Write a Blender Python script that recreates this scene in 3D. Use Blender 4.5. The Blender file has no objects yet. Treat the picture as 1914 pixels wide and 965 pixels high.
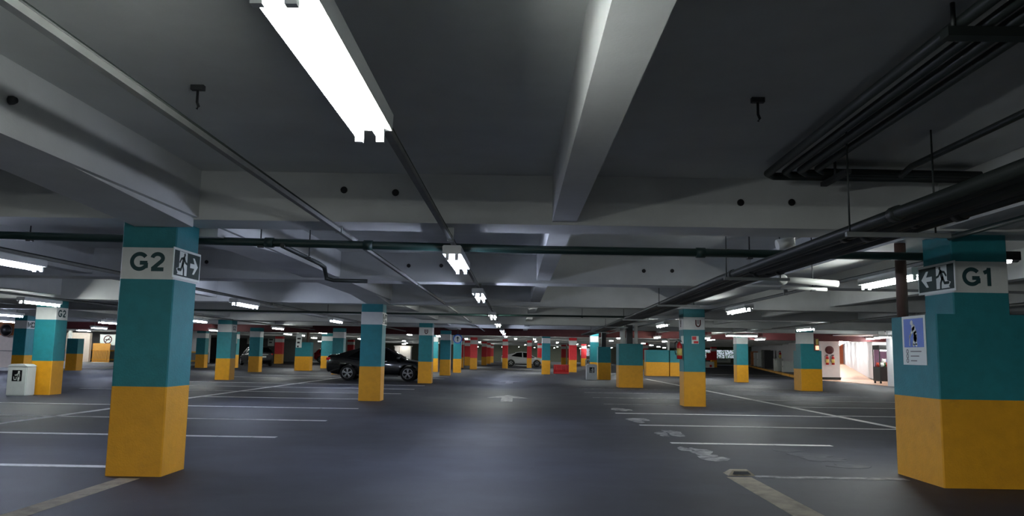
import bpy, bmesh, math, random
from mathutils import Vector, Matrix
random.seed(7)
SC = bpy.context.scene
COL = SC.collection
# ------------------------------------------------------------------ camera
CAM_H = 1.27
FPX, PITCH, ROLL, YAW = 1469.6, 0.1211, 0.0165, 0.0082
cd = bpy.data.cameras.new('camera'); cam = bpy.data.objects.new('camera', cd); COL.objects.link(cam)
cd.sensor_fit = 'HORIZONTAL'; cd.sensor_width = 36.0; cd.lens = FPX / 1914 * 36.0
cd.clip_start = 0.05; cd.clip_end = 400
_r = Vector((math.cos(YAW), math.sin(YAW), 0)); _f0 = Vector((-math.sin(YAW), math.cos(YAW), 0)); _u0 = Vector((0, 0, 1))
_f = math.cos(PITCH) * _f0 + math.sin(PITCH) * _u0; _u = -math.sin(PITCH) * _f0 + math.cos(PITCH) * _u0
_rr = math.cos(ROLL) * _r + math.sin(ROLL) * _u; _uu = -math.sin(ROLL) * _r + math.cos(ROLL) * _u
cam.matrix_world = Matrix(((_rr.x, _uu.x, -_f.x, 0), (_rr.y, _uu.y, -_f.y, 0), (_rr.z, _uu.z, -_f.z, CAM_H), (0, 0, 0, 1)))
SC.camera = cam
# ------------------------------------------------------------------ world and exposure
W = bpy.data.worlds.new('world'); SC.world = W; W.use_nodes = True
bg = W.node_tree.nodes['Background']; bg.inputs[0].default_value = (0.75, 0.85, 1.0, 1); bg.inputs[1].default_value = 0.45
SC.view_settings.view_transform = 'Standard'; SC.view_settings.look = 'None'
SC.view_settings.gamma = 1.0; SC.view_settings.use_curve_mapping = False
SC.view_settings.exposure = 0.5
TUBE = 88.0           # radiance of a fluorescent tube

# ------------------------------------------------------------------ materials
MATS = {}
def srgb(r, g, b):
    f = lambda c: (c / 255 / 12.92) if c / 255 <= .04045 else ((c / 255 + .055) / 1.055) ** 2.4
    return (f(r), f(g), f(b), 1)
def mat(name, col, rough=.6, metal=0, var=.08, scale=6, bump=0, bscale=80, spec=.5, col2=None, cscale=3, cth=(.5, .7), coat=0):
    m = bpy.data.materials.new(name); m.use_nodes = True; nt = m.node_tree; N = nt.nodes; L = nt.links
    b = N['Principled BSDF']; b.inputs['Roughness'].default_value = rough; b.inputs['Metallic'].default_value = metal
    b.inputs['Specular IOR Level'].default_value = spec
    if coat: b.inputs['Coat Weight'].default_value = coat; b.inputs['Coat Roughness'].default_value = .05
    tc = N.new('ShaderNodeTexCoord')
    c = srgb(*col)
    nz = N.new('ShaderNodeTexNoise'); nz.inputs['Scale'].default_value = scale; nz.inputs['Detail'].default_value = 6
    L.new(tc.outputs['Object'], nz.inputs['Vector'])
    rp = N.new('ShaderNodeValToRGB'); e = rp.color_ramp.elements
    e[0].position = .3; e[1].position = .7
    e[0].color = tuple(max(0, v * (1 - var)) for v in c[:3]) + (1,); e[1].color = tuple(min(1, v * (1 + var)) for v in c[:3]) + (1,)
    L.new(nz.outputs['Fac'], rp.inputs['Fac']); out = rp.outputs['Color']
    if col2:
        n2 = N.new('ShaderNodeTexNoise'); n2.inputs['Scale'].default_value = cscale; n2.inputs['Detail'].default_value = 8; n2.inputs['Roughness'].default_value = .65
        L.new(tc.outputs['Object'], n2.inputs['Vector'])
        r2 = N.new('ShaderNodeValToRGB'); r2.color_ramp.elements[0].position = cth[0]; r2.color_ramp.elements[1].position = cth[1]
        L.new(n2.outputs['Fac'], r2.inputs['Fac'])
        mx = N.new('ShaderNodeMix'); mx.data_type = 'RGBA'; mx.inputs[7].default_value = srgb(*col2)
        L.new(r2.outputs['Color'], mx.inputs[0]); L.new(out, mx.inputs[6]); out = mx.outputs[2]
    L.new(out, b.inputs['Base Color'])
    if bump:
        n3 = N.new('ShaderNodeTexNoise'); n3.inputs['Scale'].default_value = bscale; n3.inputs['Detail'].default_value = 4
        L.new(tc.outputs['Object'], n3.inputs['Vector'])
        bp = N.new('ShaderNodeBump'); bp.inputs['Strength'].default_value = bump; bp.inputs['Distance'].default_value = .01
        L.new(n3.outputs['Fac'], bp.inputs['Height']); L.new(bp.outputs['Normal'], b.inputs['Normal'])
    MATS[name] = m; return m
def emis(name, col, s):
    m = bpy.data.materials.new(name); m.use_nodes = True; nt = m.node_tree
    b = nt.nodes['Principled BSDF']; b.inputs['Base Color'].default_value = (.8, .8, .8, 1)
    b.inputs['Emission Color'].default_value = col + (1,); b.inputs['Emission Strength'].default_value = s
    MATS[name] = m; return m
mat('asphalt', (46, 48, 57), rough=.6, var=.25, scale=1.3, bump=.3, bscale=140, spec=.34, col2=(64, 66, 75), cscale=.55, cth=(.48, .75))
mat('concrete', (205, 207, 206), rough=.85, var=.07, scale=1.5, bump=.12, bscale=60, spec=.3, col2=(186, 187, 186), cscale=.5, cth=(.45, .75))
mat('slab', (206, 209, 207), rough=.9, var=.06, scale=1.2, bump=.1, bscale=50, spec=.25, col2=(188, 190, 188), cscale=.4, cth=(.45, .75))
mat('teal', (28, 121, 130), rough=.55, var=.08, scale=9, bump=.35, bscale=55)
mat('yellow', (226, 160, 28), rough=.5, var=.06, scale=9, bump=.35, bscale=55, col2=(190, 132, 34), cscale=2.2, cth=(.58, .8))
mat('red_paint', (205, 42, 50), rough=.55, var=.08, scale=9, bump=.3, bscale=55)
mat('red_beam', (78, 28, 32), rough=.7, var=.1, scale=3)
mat('white_paint', (212, 214, 212), rough=.55, var=.04, scale=9, bump=.3, bscale=55)
mat('letter', (22, 62, 66), rough=.6, var=.04)
mat('line', (222, 222, 220), rough=.7, var=.08, scale=12, col2=(120, 120, 122), cscale=7, cth=(.55, .72))
mat('line_worn', (168, 168, 168), rough=.75, var=.2, scale=5, col2=(96, 96, 100), cscale=6, cth=(.4, .6))
mat('scuff', (74, 75, 80), rough=.7, var=.3, scale=7, col2=(58, 60, 68), cscale=5, cth=(.4, .6))
mat('line_yellow', (168, 158, 136), rough=.75, var=.1, scale=8, col2=(120, 114, 102), cscale=5, cth=(.45, .7))
mat('sign_green', (10, 44, 38), rough=.6, var=.02)
mat('sign_white', (225, 232, 226), rough=.4, var=.02)
mat('sign_blue', (30, 98, 205), rough=.35, var=.03)
mat('black', (18, 18, 20), rough=.4, var=.05)
mat('dark_grey', (52, 54, 56), rough=.6, var=.1)
mat('pipe_dark', (34, 40, 38), rough=.5, var=.15, scale=5)
mat('pipe_green', (22, 46, 42), rough=.45, var=.12, scale=5)
mat('steel', (135, 138, 138), rough=.4, metal=.6, var=.1)
mat('channel', (120, 122, 120), rough=.5, metal=.3, var=.12, scale=6)
mat('lamp_white', (225, 228, 228), rough=.4, var=.02)
mat('pvc', (205, 206, 202), rough=.4, var=.05)
mat('brown', (92, 70, 62), rough=.6, var=.1)
mat('black_car', (12, 13, 16), rough=.25, var=.02, coat=1)
mat('white_car', (225, 226, 228), rough=.3, var=.02, coat=1)
mat('red_car', (150, 18, 24), rough=.3, var=.02, coat=1)
mat('navy_car', (13, 15, 22), rough=.4, var=.02)
mat('car_glass', (8, 9, 11), rough=.08, var=.02)
mat('rubber', (20, 20, 21), rough=.85, var=.1)
mat('rim', (190, 192, 195), rough=.3, metal=.7, var=.04)
mat('tail_red', (200, 18, 22), rough=.2, var=.05)
mat('head_clear', (215, 220, 225), rough=.15, var=.03)
mat('bin_white', (206, 212, 208), rough=.4, var=.04)
mat('barrier_red', (178, 28, 32), rough=.45, var=.06)
mat('wall_white', (214, 214, 218), rough=.7, var=.03)
mat('wall_beige', (205, 192, 180), rough=.8, var=.05)
mat('wall_grey', (120, 122, 118), rough=.85, var=.08)
mat('wall_olive', (112, 114, 100), rough=.85, var=.06)
mat('wall_dark', (84, 86, 84), rough=.85, var=.08)
mat('orange_wall', (216, 122, 84), rough=.7, var=.05)
mat('pink_floor', (222, 176, 150), rough=.5, var=.05)
mat('pavement', (150, 148, 146), rough=.8, var=.08, scale=3)
mat('gate_orange', (208, 148, 66), rough=.6, var=.06)
mat('wood', (190, 120, 70), rough=.6, var=.1)
mat('foliage', (88, 140, 70), rough=.6, var=.3, scale=4)
mat('bark', (90, 75, 60), rough=.8, var=.15)
mat('ext_red', (178, 26, 28), rough=.3, var=.04)
mat('ext_label', (226, 206, 120), rough=.5, var=.05)
mat('machine_back', (150, 112, 140), rough=.6, var=.06); mat('toy_a', (236, 90, 70), rough=.6, var=.05); mat('toy_b', (240, 240, 235), rough=.6, var=.05)
mat('toy_c', (110, 190, 120), rough=.6, var=.05); mat('toy_d', (90, 110, 200), rough=.6, var=.05)
emis('tube_cool', (.68, .76, 1.0), TUBE); emis('tube_neutral', (.95, 1.0, .97), TUBE); emis('tube_warm', (1.0, .93, .78), TUBE)
emis('lit_panel', (1.0, 1.0, 1.0), 5.0); emis('lamp_spot', (1, 1, 1), 6.0); emis('alarm_lit', (1.0, .35, .2), 1.6)

# ------------------------------------------------------------------ helpers
def B(): return bmesh.new()
def face(bm, pts):
    try: return bm.faces.new([bm.verts.new(p) for p in pts])
    except ValueError: return None
def bx(bm, x0, x1, y0, y1, z0, z1):
    v = [bm.verts.new(p) for p in ((x0, y0, z0), (x1, y0, z0), (x1, y1, z0), (x0, y1, z0), (x0, y0, z1), (x1, y0, z1), (x1, y1, z1), (x0, y1, z1))]
    for f in ((0, 3, 2, 1), (4, 5, 6, 7), (0, 1, 5, 4), (1, 2, 6, 5), (2, 3, 7, 6), (3, 0, 4, 7)): bm.faces.new([v[i] for i in f])
    return bm
def cbox(bm, x0, x1, y0, y1, z0, z1, c=.012):
    "box with chamfered vertical edges"
    P = [(x0 + c, y0), (x1 - c, y0), (x1, y0 + c), (x1, y1 - c), (x1 - c, y1), (x0 + c, y1), (x0, y1 - c), (x0, y0 + c)]
    return prism(bm, P, z0, z1)
def prism(bm, P, z0, z1):
    a = [bm.verts.new((x, y, z0)) for x, y in P]; b = [bm.verts.new((x, y, z1)) for x, y in P]; n = len(P)
    bm.faces.new(a[::-1]); bm.faces.new(b)
    for i in range(n): bm.faces.new((a[i], a[(i + 1) % n], b[(i + 1) % n], b[i]))
    return bm
def tube(bm, pts, r, seg=10, caps=True):
    pts = [Vector(p) for p in pts]; rings = []
    for i, p in enumerate(pts):
        if i == 0: d = pts[1] - p
        elif i == len(pts) - 1: d = p - pts[i - 1]
        else: d = ((pts[i + 1] - p).normalized() + (p - pts[i - 1]).normalized())
        d.normalize(); ref = Vector((0, 0, 1)) if abs(d.z) < .9 else Vector((1, 0, 0))
        s = d.cross(ref).normalized(); t = s.cross(d)
        k = 1.0
        if 0 < i < len(pts) - 1:
            cc = max(.5, d.dot((p - pts[i - 1]).normalized())); k = 1 / cc
        rad = r[i] if isinstance(r, (list, tuple)) else r
        rings.append([bm.verts.new(p + (s * math.cos(2 * math.pi * j / seg) + t * math.sin(2 * math.pi * j / seg)) * rad * k) for j in range(seg)])
    for a, b in zip(rings, rings[1:]):
        for j in range(seg): f = bm.faces.new((a[j], a[(j + 1) % seg], b[(j + 1) % seg], b[j])); f.smooth = True
    if caps: bm.faces.new(rings[0]); bm.faces.new(rings[-1][::-1])
    return bm
def lathe(bm, prof, c=(0, 0, 0), seg=16, axis='z'):
    rings = []
    for r, h in prof:
        ring = []
        for j in range(seg):
            a = 2 * math.pi * j / seg; u, v = r * math.cos(a), r * math.sin(a)
            p = (u, v, h) if axis == 'z' else ((u, h, v) if axis == 'y' else (h, u, v))
            ring.append(bm.verts.new(Vector(p) + Vector(c)))
        rings.append(ring)
    for a, b in zip(rings, rings[1:]):
        for j in range(seg): f = bm.faces.new((a[j], a[(j + 1) % seg], b[(j + 1) % seg], b[j])); f.smooth = True
    bm.faces.new(rings[0]); bm.faces.new(rings[-1])
    return bm
def obj(name, bm, m, parent=None, loc=None, flip=True):
    if flip: bmesh.ops.recalc_face_normals(bm, faces=bm.faces)
    me = bpy.data.meshes.new(name); bm.to_mesh(me); bm.free()
    me.materials.append(MATS[m] if isinstance(m, str) else m)
    o = bpy.data.objects.new(name, me); COL.objects.link(o)
    if parent: o.parent = parent
    if loc: o.location = loc
    return o
def tag(o, label, cat, group=None):
    o['label'] = label; o['category'] = cat
    if group: o['group'] = group
    return o
def thing(name, label, cat, loc=(0, 0, 0), rz=0, group=None):
    o = bpy.data.objects.new(name, None); COL.objects.link(o); o.location = loc; o.rotation_euler = (0, 0, rz); o.empty_display_size = .1
    return tag(o, label, cat, group)
def struct(name, bm, m, parent=None):
    o = obj(name, bm, m, parent)
    if not parent: o['kind'] = 'structure'
    return o
def dup(root, loc, rz, label, group=None):
    r = root.copy(); COL.objects.link(r); r.location = loc; r.rotation_euler = (0, 0, rz); r['label'] = label
    if group: r['group'] = group
    for ch in list(root.children):
        c = ch.copy(); COL.objects.link(c); c.parent = r
        for g in list(ch.children):
            d = g.copy(); COL.objects.link(d); d.parent = c
    return r
# flat artwork: polygons in a (u, v) plane given by origin, u-vector, v-vector and normal
class Plane:
    def __init__(s, o, u, v): s.o = Vector(o); s.u = Vector(u); s.v = Vector(v); s.n = s.u.cross(s.v).normalized()
    def p(s, a, b, d=0): return s.o + s.u * a + s.v * b + s.n * d
def plate(bm, pl, poly, d0, d1):
    a = [bm.verts.new(pl.p(x, y, d0)) for x, y in poly]; b = [bm.verts.new(pl.p(x, y, d1)) for x, y in poly]; n = len(poly)
    bm.faces.new(a[::-1]); bm.faces.new(b)
    for i in range(n): bm.faces.new((a[i], a[(i + 1) % n], b[(i + 1) % n], b[i]))
def rect(x0, x1, y0, y1): return [(x0, y0), (x1, y0), (x1, y1), (x0, y1)]
def circ(cx, cy, r, n=20): return [(cx + r * math.cos(2 * math.pi * i / n), cy + r * math.sin(2 * math.pi * i / n)) for i in range(n)]
def stroke(bm, pl, pts, w, d0, d1):
    for (x0, y0), (x1, y1) in zip(pts, pts[1:]):
        dx, dy = x1 - x0, y1 - y0; l = math.hypot(dx, dy) or 1; nx, ny = -dy / l * w / 2, dx / l * w / 2
        plate(bm, pl, [(x0 - nx, y0 - ny), (x1 - nx, y1 - ny), (x1 + nx, y1 + ny), (x0 + nx, y0 + ny)], d0, d1)
    for x, y in pts: plate(bm, pl, circ(x, y, w / 2, 8), d0, d1)
def ring(bm, pl, cx, cy, r0, r1, d0, d1, n=24):
    for i in range(n):
        a, b = 2 * math.pi * i / n, 2 * math.pi * (i + 1) / n
        plate(bm, pl, [(cx + r0 * math.cos(a), cy + r0 * math.sin(a)), (cx + r1 * math.cos(a), cy + r1 * math.sin(a)), (cx + r1 * math.cos(b), cy + r1 * math.sin(b)), (cx + r0 * math.cos(b), cy + r0 * math.sin(b))], d0, d1)
def ribbon(bm, pl, pts, w, d):
    "mitred flat band along a polyline"
    n = len(pts); L_, R_ = [], []
    for i in range(n):
        a = Vector(pts[max(0, i - 1)]); b_ = Vector(pts[i]); c = Vector(pts[min(n - 1, i + 1)])
        d0 = (b_ - a).normalized() if i else (c - b_).normalized(); d1 = (c - b_).normalized() if i < n - 1 else d0
        t_ = (d0 + d1).normalized(); k = w / 2 / max(.5, t_.dot(d1)); nv = Vector((-t_.y, t_.x)) * k
        L_.append(b_ + nv); R_.append(b_ - nv)
    poly = [(p.x, p.y) for p in L_]; q_ = [(p.x, p.y) for p in R_]
    va = [bm.verts.new(pl.p(x, y, d)) for x, y in poly]; vb = [bm.verts.new(pl.p(x, y, d)) for x, y in q_]
    for i in range(n - 1): bm.faces.new((va[i], vb[i], vb[i + 1], va[i + 1]))
def glyph(ch):
    "sans-serif letter of height 1 as (width, list of polylines)"
    cs = lambda cx, cy, rx, ry, a0, a1, n: [(cx + rx * math.cos(math.radians(a0 + (a1 - a0) * i / n)), cy + ry * math.sin(math.radians(a0 + (a1 - a0) * i / n))) for i in range(n + 1)]
    if ch == 'G': return 1.0, [cs(.5, .5, .41, .41, 38, 318, 24) + [(.86, .24), (.86, .43)], [(.93, .43), (.52, .43)]]
    if ch == '2': return .80, [cs(.385, .68, .285, .235, 172, -38, 16) + [(.12, .10)], [(.07, .09), (.74, .09)]]
    return .56, [[(.36, 0), (.36, 1.0)], [(.40, .93), (.27, .80), (.08, .72)]]
def lettering(txt, pl, height, m, parent, depth=.003, squeeze=1.0, name='letter'):
    "painted characters, one part each, left-bottom corner at the plane's origin"
    x = 0
    for ch in txt:
        w_, lines = glyph(ch); b = B(); q_ = Plane(pl.p(x * height * squeeze, 0), pl.u * height * squeeze, pl.v * height); q_.n = pl.n
        for i, P in enumerate(lines): ribbon(b, q_, P, .215, depth + .0004 * i)
        obj(name, b, m, parent, flip=False); x += w_ + .08

# ------------------------------------------------------------------ the setting
X0, X1, YB, YF = -46.0, 42.0, -12.0, 135.0
SLAB = 3.09
fl = struct('floor', bx(B(), X0, X1, YB, YF, -.2, 0), 'asphalt')
ce = struct('ceiling', bx(B(), X0, X1, YB, YF, SLAB, SLAB + .25), 'slab')
# transverse beams (front y, bottom z)
TB = [(1.7, 2.58), (7.92, 2.58), (14.4, 2.56), (20.45, 2.5), (26.2, 2.5), (32.6, 2.47), (38.8, 2.5), (51.0, 2.5), (57.2, 2.5), (63.4, 2.5), (69.6, 2.5), (75.8, 2.5), (82, 2.5), (88.2, 2.5), (94.4, 2.5), (106, 2.5), (118, 2.5)]
HOLES = {1: [(-1.8, 2.91), (-1.27, 2.89), (2.26, 2.84), (2.78, 2.85)], 2: [(-2.02, 2.85), (-1.42, 2.86), (2.31, 2.82), (2.83, 2.83), (-5.76, 2.86)]}
for i, (y, z) in enumerate(TB):
    b = obj('beam', bx(B(), X0, 26 if y > 50 else 18.0, y, y + .58, z, SLAB), 'concrete', ce)
    for (hx, hz) in HOLES.get(i, []):
        h = B(); lathe(h, [(.03, -.012), (.036, -.012), (.036, .002), (.028, .002), (.028, -.004)], (hx, y, hz), 12, 'y'); obj('sleeve_hole', h, 'black', b)
bm = bx(B(), X0, 24, 46.0, 46.7, 2.3, SLAB); obj('red_beam', bm, 'red_beam', ce)
# longitudinal beams
for (a, b_, z) in [(-29.3, -28.7, 2.6), (-20.9, -20.3, 2.6), (-16.7, -16.45, 2.61), (-12.6, -11.95, 2.6), (-8.1, -7.86, 2.61), (-3.95, -3.28, 2.6), (.34, .585, 2.61), (4.28, 4.95, 2.6), (8.1, 8.34, 2.61), (11.3, 11.9, 2.6)]:
    obj('beam', bx(B(), a, b_, YB, 46 if a > -8 else 100, z, SLAB + .01), 'concrete', ce)
# haunches thickening the beam on the left pillar line at each pillar
for y in (7.97, 20.5):
    for s, ya in ((-1, y - .05), (1, y + .61)):
        h = B()
        P = [(ya, 2.60), (ya, 2.50), (ya + s * 2.2, 2.60)]
        a = [h.verts.new((-3.93, p[0], p[1])) for p in P]; c = [h.verts.new((-3.33, p[0], p[1])) for p in P]
        h.faces.new(a); h.faces.new(c[::-1])
        for i in range(3): h.faces.new((a[i], a[(i + 1) % 3], c[(i + 1) % 3], c[i]))
        obj('haunch', h, 'concrete', ce)
# outer walls
struct('wall_back', bx(B(), X0, X1, YB - .3, YB, 0, SLAB), 'wall_grey')
struct('wall_left', bx(B(), X0 - .3, X0, YB, YF, 0, SLAB), 'wall_grey')
wf = B()   # far wall with two open bays
cuts = [(X0, 10.8), (12.6, 31.6), (38.2, X1)]
for a, b_ in cuts: bx(wf, a, b_, YF, YF + .3, 0, SLAB)
for a, b_ in ((10.8, 12.6), (31.6, 38.2)): bx(wf, a, b_, YF, YF + .3, 0, 1.08); bx(wf, a, b_, YF, YF + .3, 2.45, SLAB)
struct('wall_far', wf, 'wall_olive')
# right side: wall beside the bays, white wall ends, slanted wall behind
struct('wall_right', bx(B(), 18.03, 18.32, YB, 38.75, 0, SLAB), 'wall_white')
w = B(); bx(w, 18.35, 19.5, 48.0, 48.25, .12, SLAB)
ws = struct('wall_corner', w, 'wall_white'); obj('baseboard_corner', bx(B(), 18.35, 19.52, 47.97, 48.0, 0, .12), 'dark_grey', ws)
obj('kick_strip', bx(B(), 18.35, 19.55, 47.955, 47.97, .12, .17), 'black', ws)
sl = B(); prism(sl, [(18.6, 48.3), (39.9, YF), (40.2, YF), (18.9, 48.3)], 0, SLAB); struct('wall_slanted', sl, 'wall_white')
pv = B(); prism(pv, [(17.6, 49), (18.58, 48.3), (39.8, YF), (38.4, YF)], 0, .14); pave = struct('trim_1', pv, 'pavement')
for i in range(14):     # yellow kerb stones of the pavement
    t0, t1 = i / 14, (i + 1) / 14 - .004
    xa, ya, xb, yb = 17.6 + 20.8 * t0, 49 + 86 * t0, 17.6 + 20.8 * t1, 49 + 86 * t1
    obj('kerb_stone', prism(B(), [(xa - .2, ya), (xa - .004, ya), (xb - .004, yb), (xb - .2, yb)], 0, .16), 'yellow', pave)
# lobby and ramp corridor on the right
struct('floor_lobby', bx(B(), 18.05, 34, 38.8, 50, 0, .02), 'pink_floor')
rp = B(); a = [(19.6, 49.9, .02), (23.2, 49.9, .02), (31.4, 75, .85), (29.7, 75, .85)]
face(rp, a); face(rp, [(x, y, z - .1) for x, y, z in a][::-1]); struct('floor_ramp', rp, 'pink_floor')
struct('wall_corridor', prism(B(), [(21.9, 48.9), (34, 48.9), (34, 49.2), (22.1, 49.2), (31.0, 75), (30.8, 75)], 0, SLAB), 'wall_white')
struct('trim_2', prism(B(), [(21.86, 48.88), (21.92, 48.88), (30.8, 74.98), (30.76, 74.98)], .02, .1), 'wall_grey')
struct('wall_corridor_left', prism(B(), [(19.5, 48.26), (19.52, 48.26), (29.85, 75), (29.6, 75)], 0, SLAB), 'wall_white')
struct('wall_orange', bx(B(), 29.5, 31.6, 75, 75.2, .5, SLAB), 'orange_wall')
struct('wall_lobby', bx(B(), 34, 34.2, 38, 50, 0, SLAB), 'wall_white')
struct('wall_lobby_front', bx(B(), 18.32, 34, 38.4, 38.7, 0, SLAB), 'wall_white')
struct('ceiling_lobby', bx(B(), 18.33, 34, 38.7, 48.88, 2.6, 2.65), 'wall_white')
# left side walls
lw = struct('wall_beige_left', bx(B(), -40, -24.9, 40, 40.3, 0, 1.78), 'wall_beige')
obj('wall_joint', bx(B(), -40, -24.9, 39.985, 40, .98, 1.01), 'wall_grey', lw)
obj('baseboard_ledge', bx(B(), -40, -25.1, 39.75, 39.98, 0, .16), 'white_paint', lw)
struct('wall_brown_left', bx(B(), -40, -25.0, 40.02, 40.28, 1.78, SLAB), 'wood')
struct('wall_panel_left', bx(B(), -35.2, -33.35, 61.5, 61.8, 0, 2.35), 'wall_beige')
struct('trim_7', bx(B(), -34.95, -34.75, 61.3, 61.5, 0, 2.5), 'white_paint')
struct('wall_rear_left', bx(B(), -46, -27.3, 70, 70.3, 0, SLAB), 'wall_white')
struct('wall_dark_left', bx(B(), -46, -17.5, 94, 94.3, 0, SLAB), 'wall_dark')
struct('trim_3', bx(B(), -46, -27.3, 69.9, 70, 0, .95), 'wall_grey')
for z in (.12, .9): struct('trim_4' if z < .5 else 'trim_5', bx(B(), -46, -27.3, 69.86, 69.9, z, z + .1), 'yellow')
struct('trim_6', bx(B(), -46, -24.0, 40.4, 61.2, 0, .1), 'pavement')

# ------------------------------------------------------------------ floor markings (parts of the floor)
def line(x0, x1, y0, y1, m='line', n='stall_line', z=.003):
    return obj(n, bx(B(), x0, x1, y0, y1, -.002, z), m, fl)
for y, xa, xb in ((8.58, -8.4, -4.1), (11.7, -8.4, -3.5), (14.55, -8.4, -3.45), (17.7, -8.4, -3.5), (21.2, -8.4, -4.2), (24.2, -8.4, -3.5), (27.3, -8.4, -3.5), (30.4, -8.4, -3.5), (38.5, -8.4, -3.5), (41.6, -8.4, -3.5)):
    line(xa, xb, y - .075, y + .075)
for y in (5.4, 8.58, 11.7, 14.55, 17.7, 24.2, 27.3, 30.4, 36.6, 39.7): line(-13.3, -8.4, y - .075, y + .075)
line(-8.5, -8.34, 2, 46, n='divider_line')
for y, xa, xb, m in ((8.68, 2.58, 4.2, 'line_worn'), (11.85, 2.29, 4.65, 'line'), (14.78, 2.28, 7.1, 'line'), (17.7, 2.2, 7.1, 'line'), (20.9, 2.3, 4.2, 'line_worn'), (24.0, 2.3, 7.1, 'line_worn'), (27.1, 2.3, 7.1, 'line_worn'), (30.2, 2.3, 7.1, 'line_worn')):
    line(xa, xb, y - .075, y + .075, m)
for y in (11.85, 14.9, 18.0, 21.0, 24.1, 27.2, 30.2, 33.3, 36.4): line(7.2, 12.0, y - .075, y + .075, 'line' if y < 25 else 'line_worn')
line(7.08, 7.24, 9.2, 44, n='divider_line')
line(-3.86, -3.66, 1.5, 7.85, 'line_yellow', 'lane_line')
line(2.26, 2.52, 1.5, 8.62, 'line_yellow', 'lane_line')
for y, s in ((10.6, .55), (13.2, .5), (15.9, .4), (18.8, .35)):      # worn remains of the lane line
    for k in range(9):
        px, py = 2.5 + random.uniform(-.17, .15), y + random.uniform(-s, s); r = random.uniform(.08, .19)
        P = [(px + r * random.uniform(.6, 1.2) * math.cos(a_) * .8, py + r * random.uniform(.6, 1.3) * math.sin(a_) * 1.8) for a_ in [j * math.pi / 4 for j in range(8)]]
        obj('worn_patch', prism(B(), P, -.002, .0025 + .0002 * k), 'line_worn', fl)
rs = random.Random(3)
for k in range(7):                                                    # pale scuffs beside pillar G1
    px, py = rs.uniform(3.75, 4.15), rs.uniform(9.6, 11.4); r = rs.uniform(.14, .3)
    P = [(px + r * rs.uniform(.5, 1.2) * math.cos(a_) * 1.2, py + r * rs.uniform(.5, 1.2) * math.sin(a_)) for a_ in [j * math.pi / 5 for j in range(10)]]
    obj('scuff', prism(B(), P, -.002, .0012 + .0002 * k), 'scuff', fl)
for (x, y, k) in ((-.26, 21.2, 1.0), (-.32, 34.0, 1.0)):             # lane arrows
    P = [(-.16, 0), (.16, 0), (.16, 1.7), (.62, 1.7), (0, 3.3), (-.62, 1.7), (-.16, 1.7)]
    obj('lane_arrow', prism(B(), [(x + px * k, y + py * k) for px, py in P], -.002, .003), 'line_worn', fl)
line(-12, 3.6, 60.2, 60.5, 'line_worn', 'cross_line'); line(-9, -4, 46.8, 46.95, 'line_worn', 'cross_line'); line(-3.0, 1.2, 66.3, 66.6, 'line', 'cross_line')
line(10, 30, 58, 58.4, 'line', 'cross_line'); line(8, 30, 52.5, 52.8, 'line_worn', 'cross_line')

# ------------------------------------------------------------------ pillars
ZY, ZW0, ZW1 = .88, 1.965, 2.29
def pillar(box, label, scheme='teal', top=2.5, name='pillar', group=None, bands=None):
    x0, x1, y0, y1 = box; cx, cy = (x0 + x1) / 2, (y0 + y1) / 2
    t = thing(name, label, 'pillar', (cx, cy, 0), 0, group)
    hx, hy = (x1 - x0) / 2, (y1 - y0) / 2
    c2 = {'teal': 'teal', 'red': 'red_paint'}[scheme]
    bands = bands or [(0, ZY, 'yellow', 'yellow_band'), (ZY, ZW0, c2, scheme + '_band'), (ZW0, ZW1, 'white_paint', 'white_band'), (ZW1, top, c2, 'top_band')]
    for z0, z1, m, n in bands: obj(n, cbox(B(), -hx, hx, -hy, hy, z0, z1), m, t)
    t['hx'] = hx; t['hy'] = hy
    return t
HALF = lambda top: [(0, ZY, 'yellow', 'yellow_band'), (ZY, top, 'teal', 'teal_band')]
pG2 = pillar((-4.07, -3.51, 7.97, 8.53), 'large teal and yellow pillar marked G2 in the left foreground', top=2.6)
lettering('G2', Plane((-.18, -.281, 2.05), (1, 0, 0), (0, 0, 1)), .19, 'letter', pG2, squeeze=1.0)
pG1 = thing('pillar', 'large teal and yellow pillar marked G1 at the right edge', 'pillar', (4.79, 8.42, 0))
obj('yellow_band', cbox(B(), -.48, .62, -.28, .70, 0, ZY), 'yellow', pG1); obj('teal_band', cbox(B(), -.48, .62, -.28, .70, ZY, 1.75), 'teal', pG1)
obj('upper_band', cbox(B(), -.29, .29, -.275, .30, 1.75, 1.975), 'teal', pG1); obj('white_band', cbox(B(), -.29, .29, -.275, .30, 1.975, 2.30), 'white_paint', pG1)
obj('top_band', cbox(B(), -.29, .29, -.275, .30, 2.30, 2.6), 'teal', pG1)
lettering('G1', Plane((-.185, -.276, 2.045), (1, 0, 0), (0, 0, 1)), .19, 'letter', pG1, squeeze=1.0)
p2 = pillar((-4.07, -3.51, 20.5, 21.06), 'teal and yellow pillar standing in front of the black sedan doors', top=2.51)
p3 = pillar((-4.07, -3.51, 32.7, 33.26), 'teal and yellow pillar hiding the front bumper of the black sedan', top=2.48)
p4 = pillar((-4.32, -3.74, 44.4, 44.96), 'teal and yellow pillar just left of the round blue arrow sign')
pillar((-4.1, -3.6, 51, 51.5), 'teal and yellow pillar partly behind the round blue arrow sign')
pillar((-5.75, -5.2, 52, 52.5), 'teal and yellow pillar second behind the black sedan nose, right of the hydrant pillar')
pA = pillar((-12.75, -12.2, 20.75, 21.3), 'brightly lit teal and yellow pillar with small G2 beside the white litter bin', top=2.51)
lettering('G2', Plane((.276, -.19, 2.04), (0, 1, 0), (0, 0, 1)), .19, 'letter', pA)
pL = pillar((-20.62, -20.1, 32.2, 32.75), 'dark teal pillar behind the white litter bin at far left')
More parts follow.
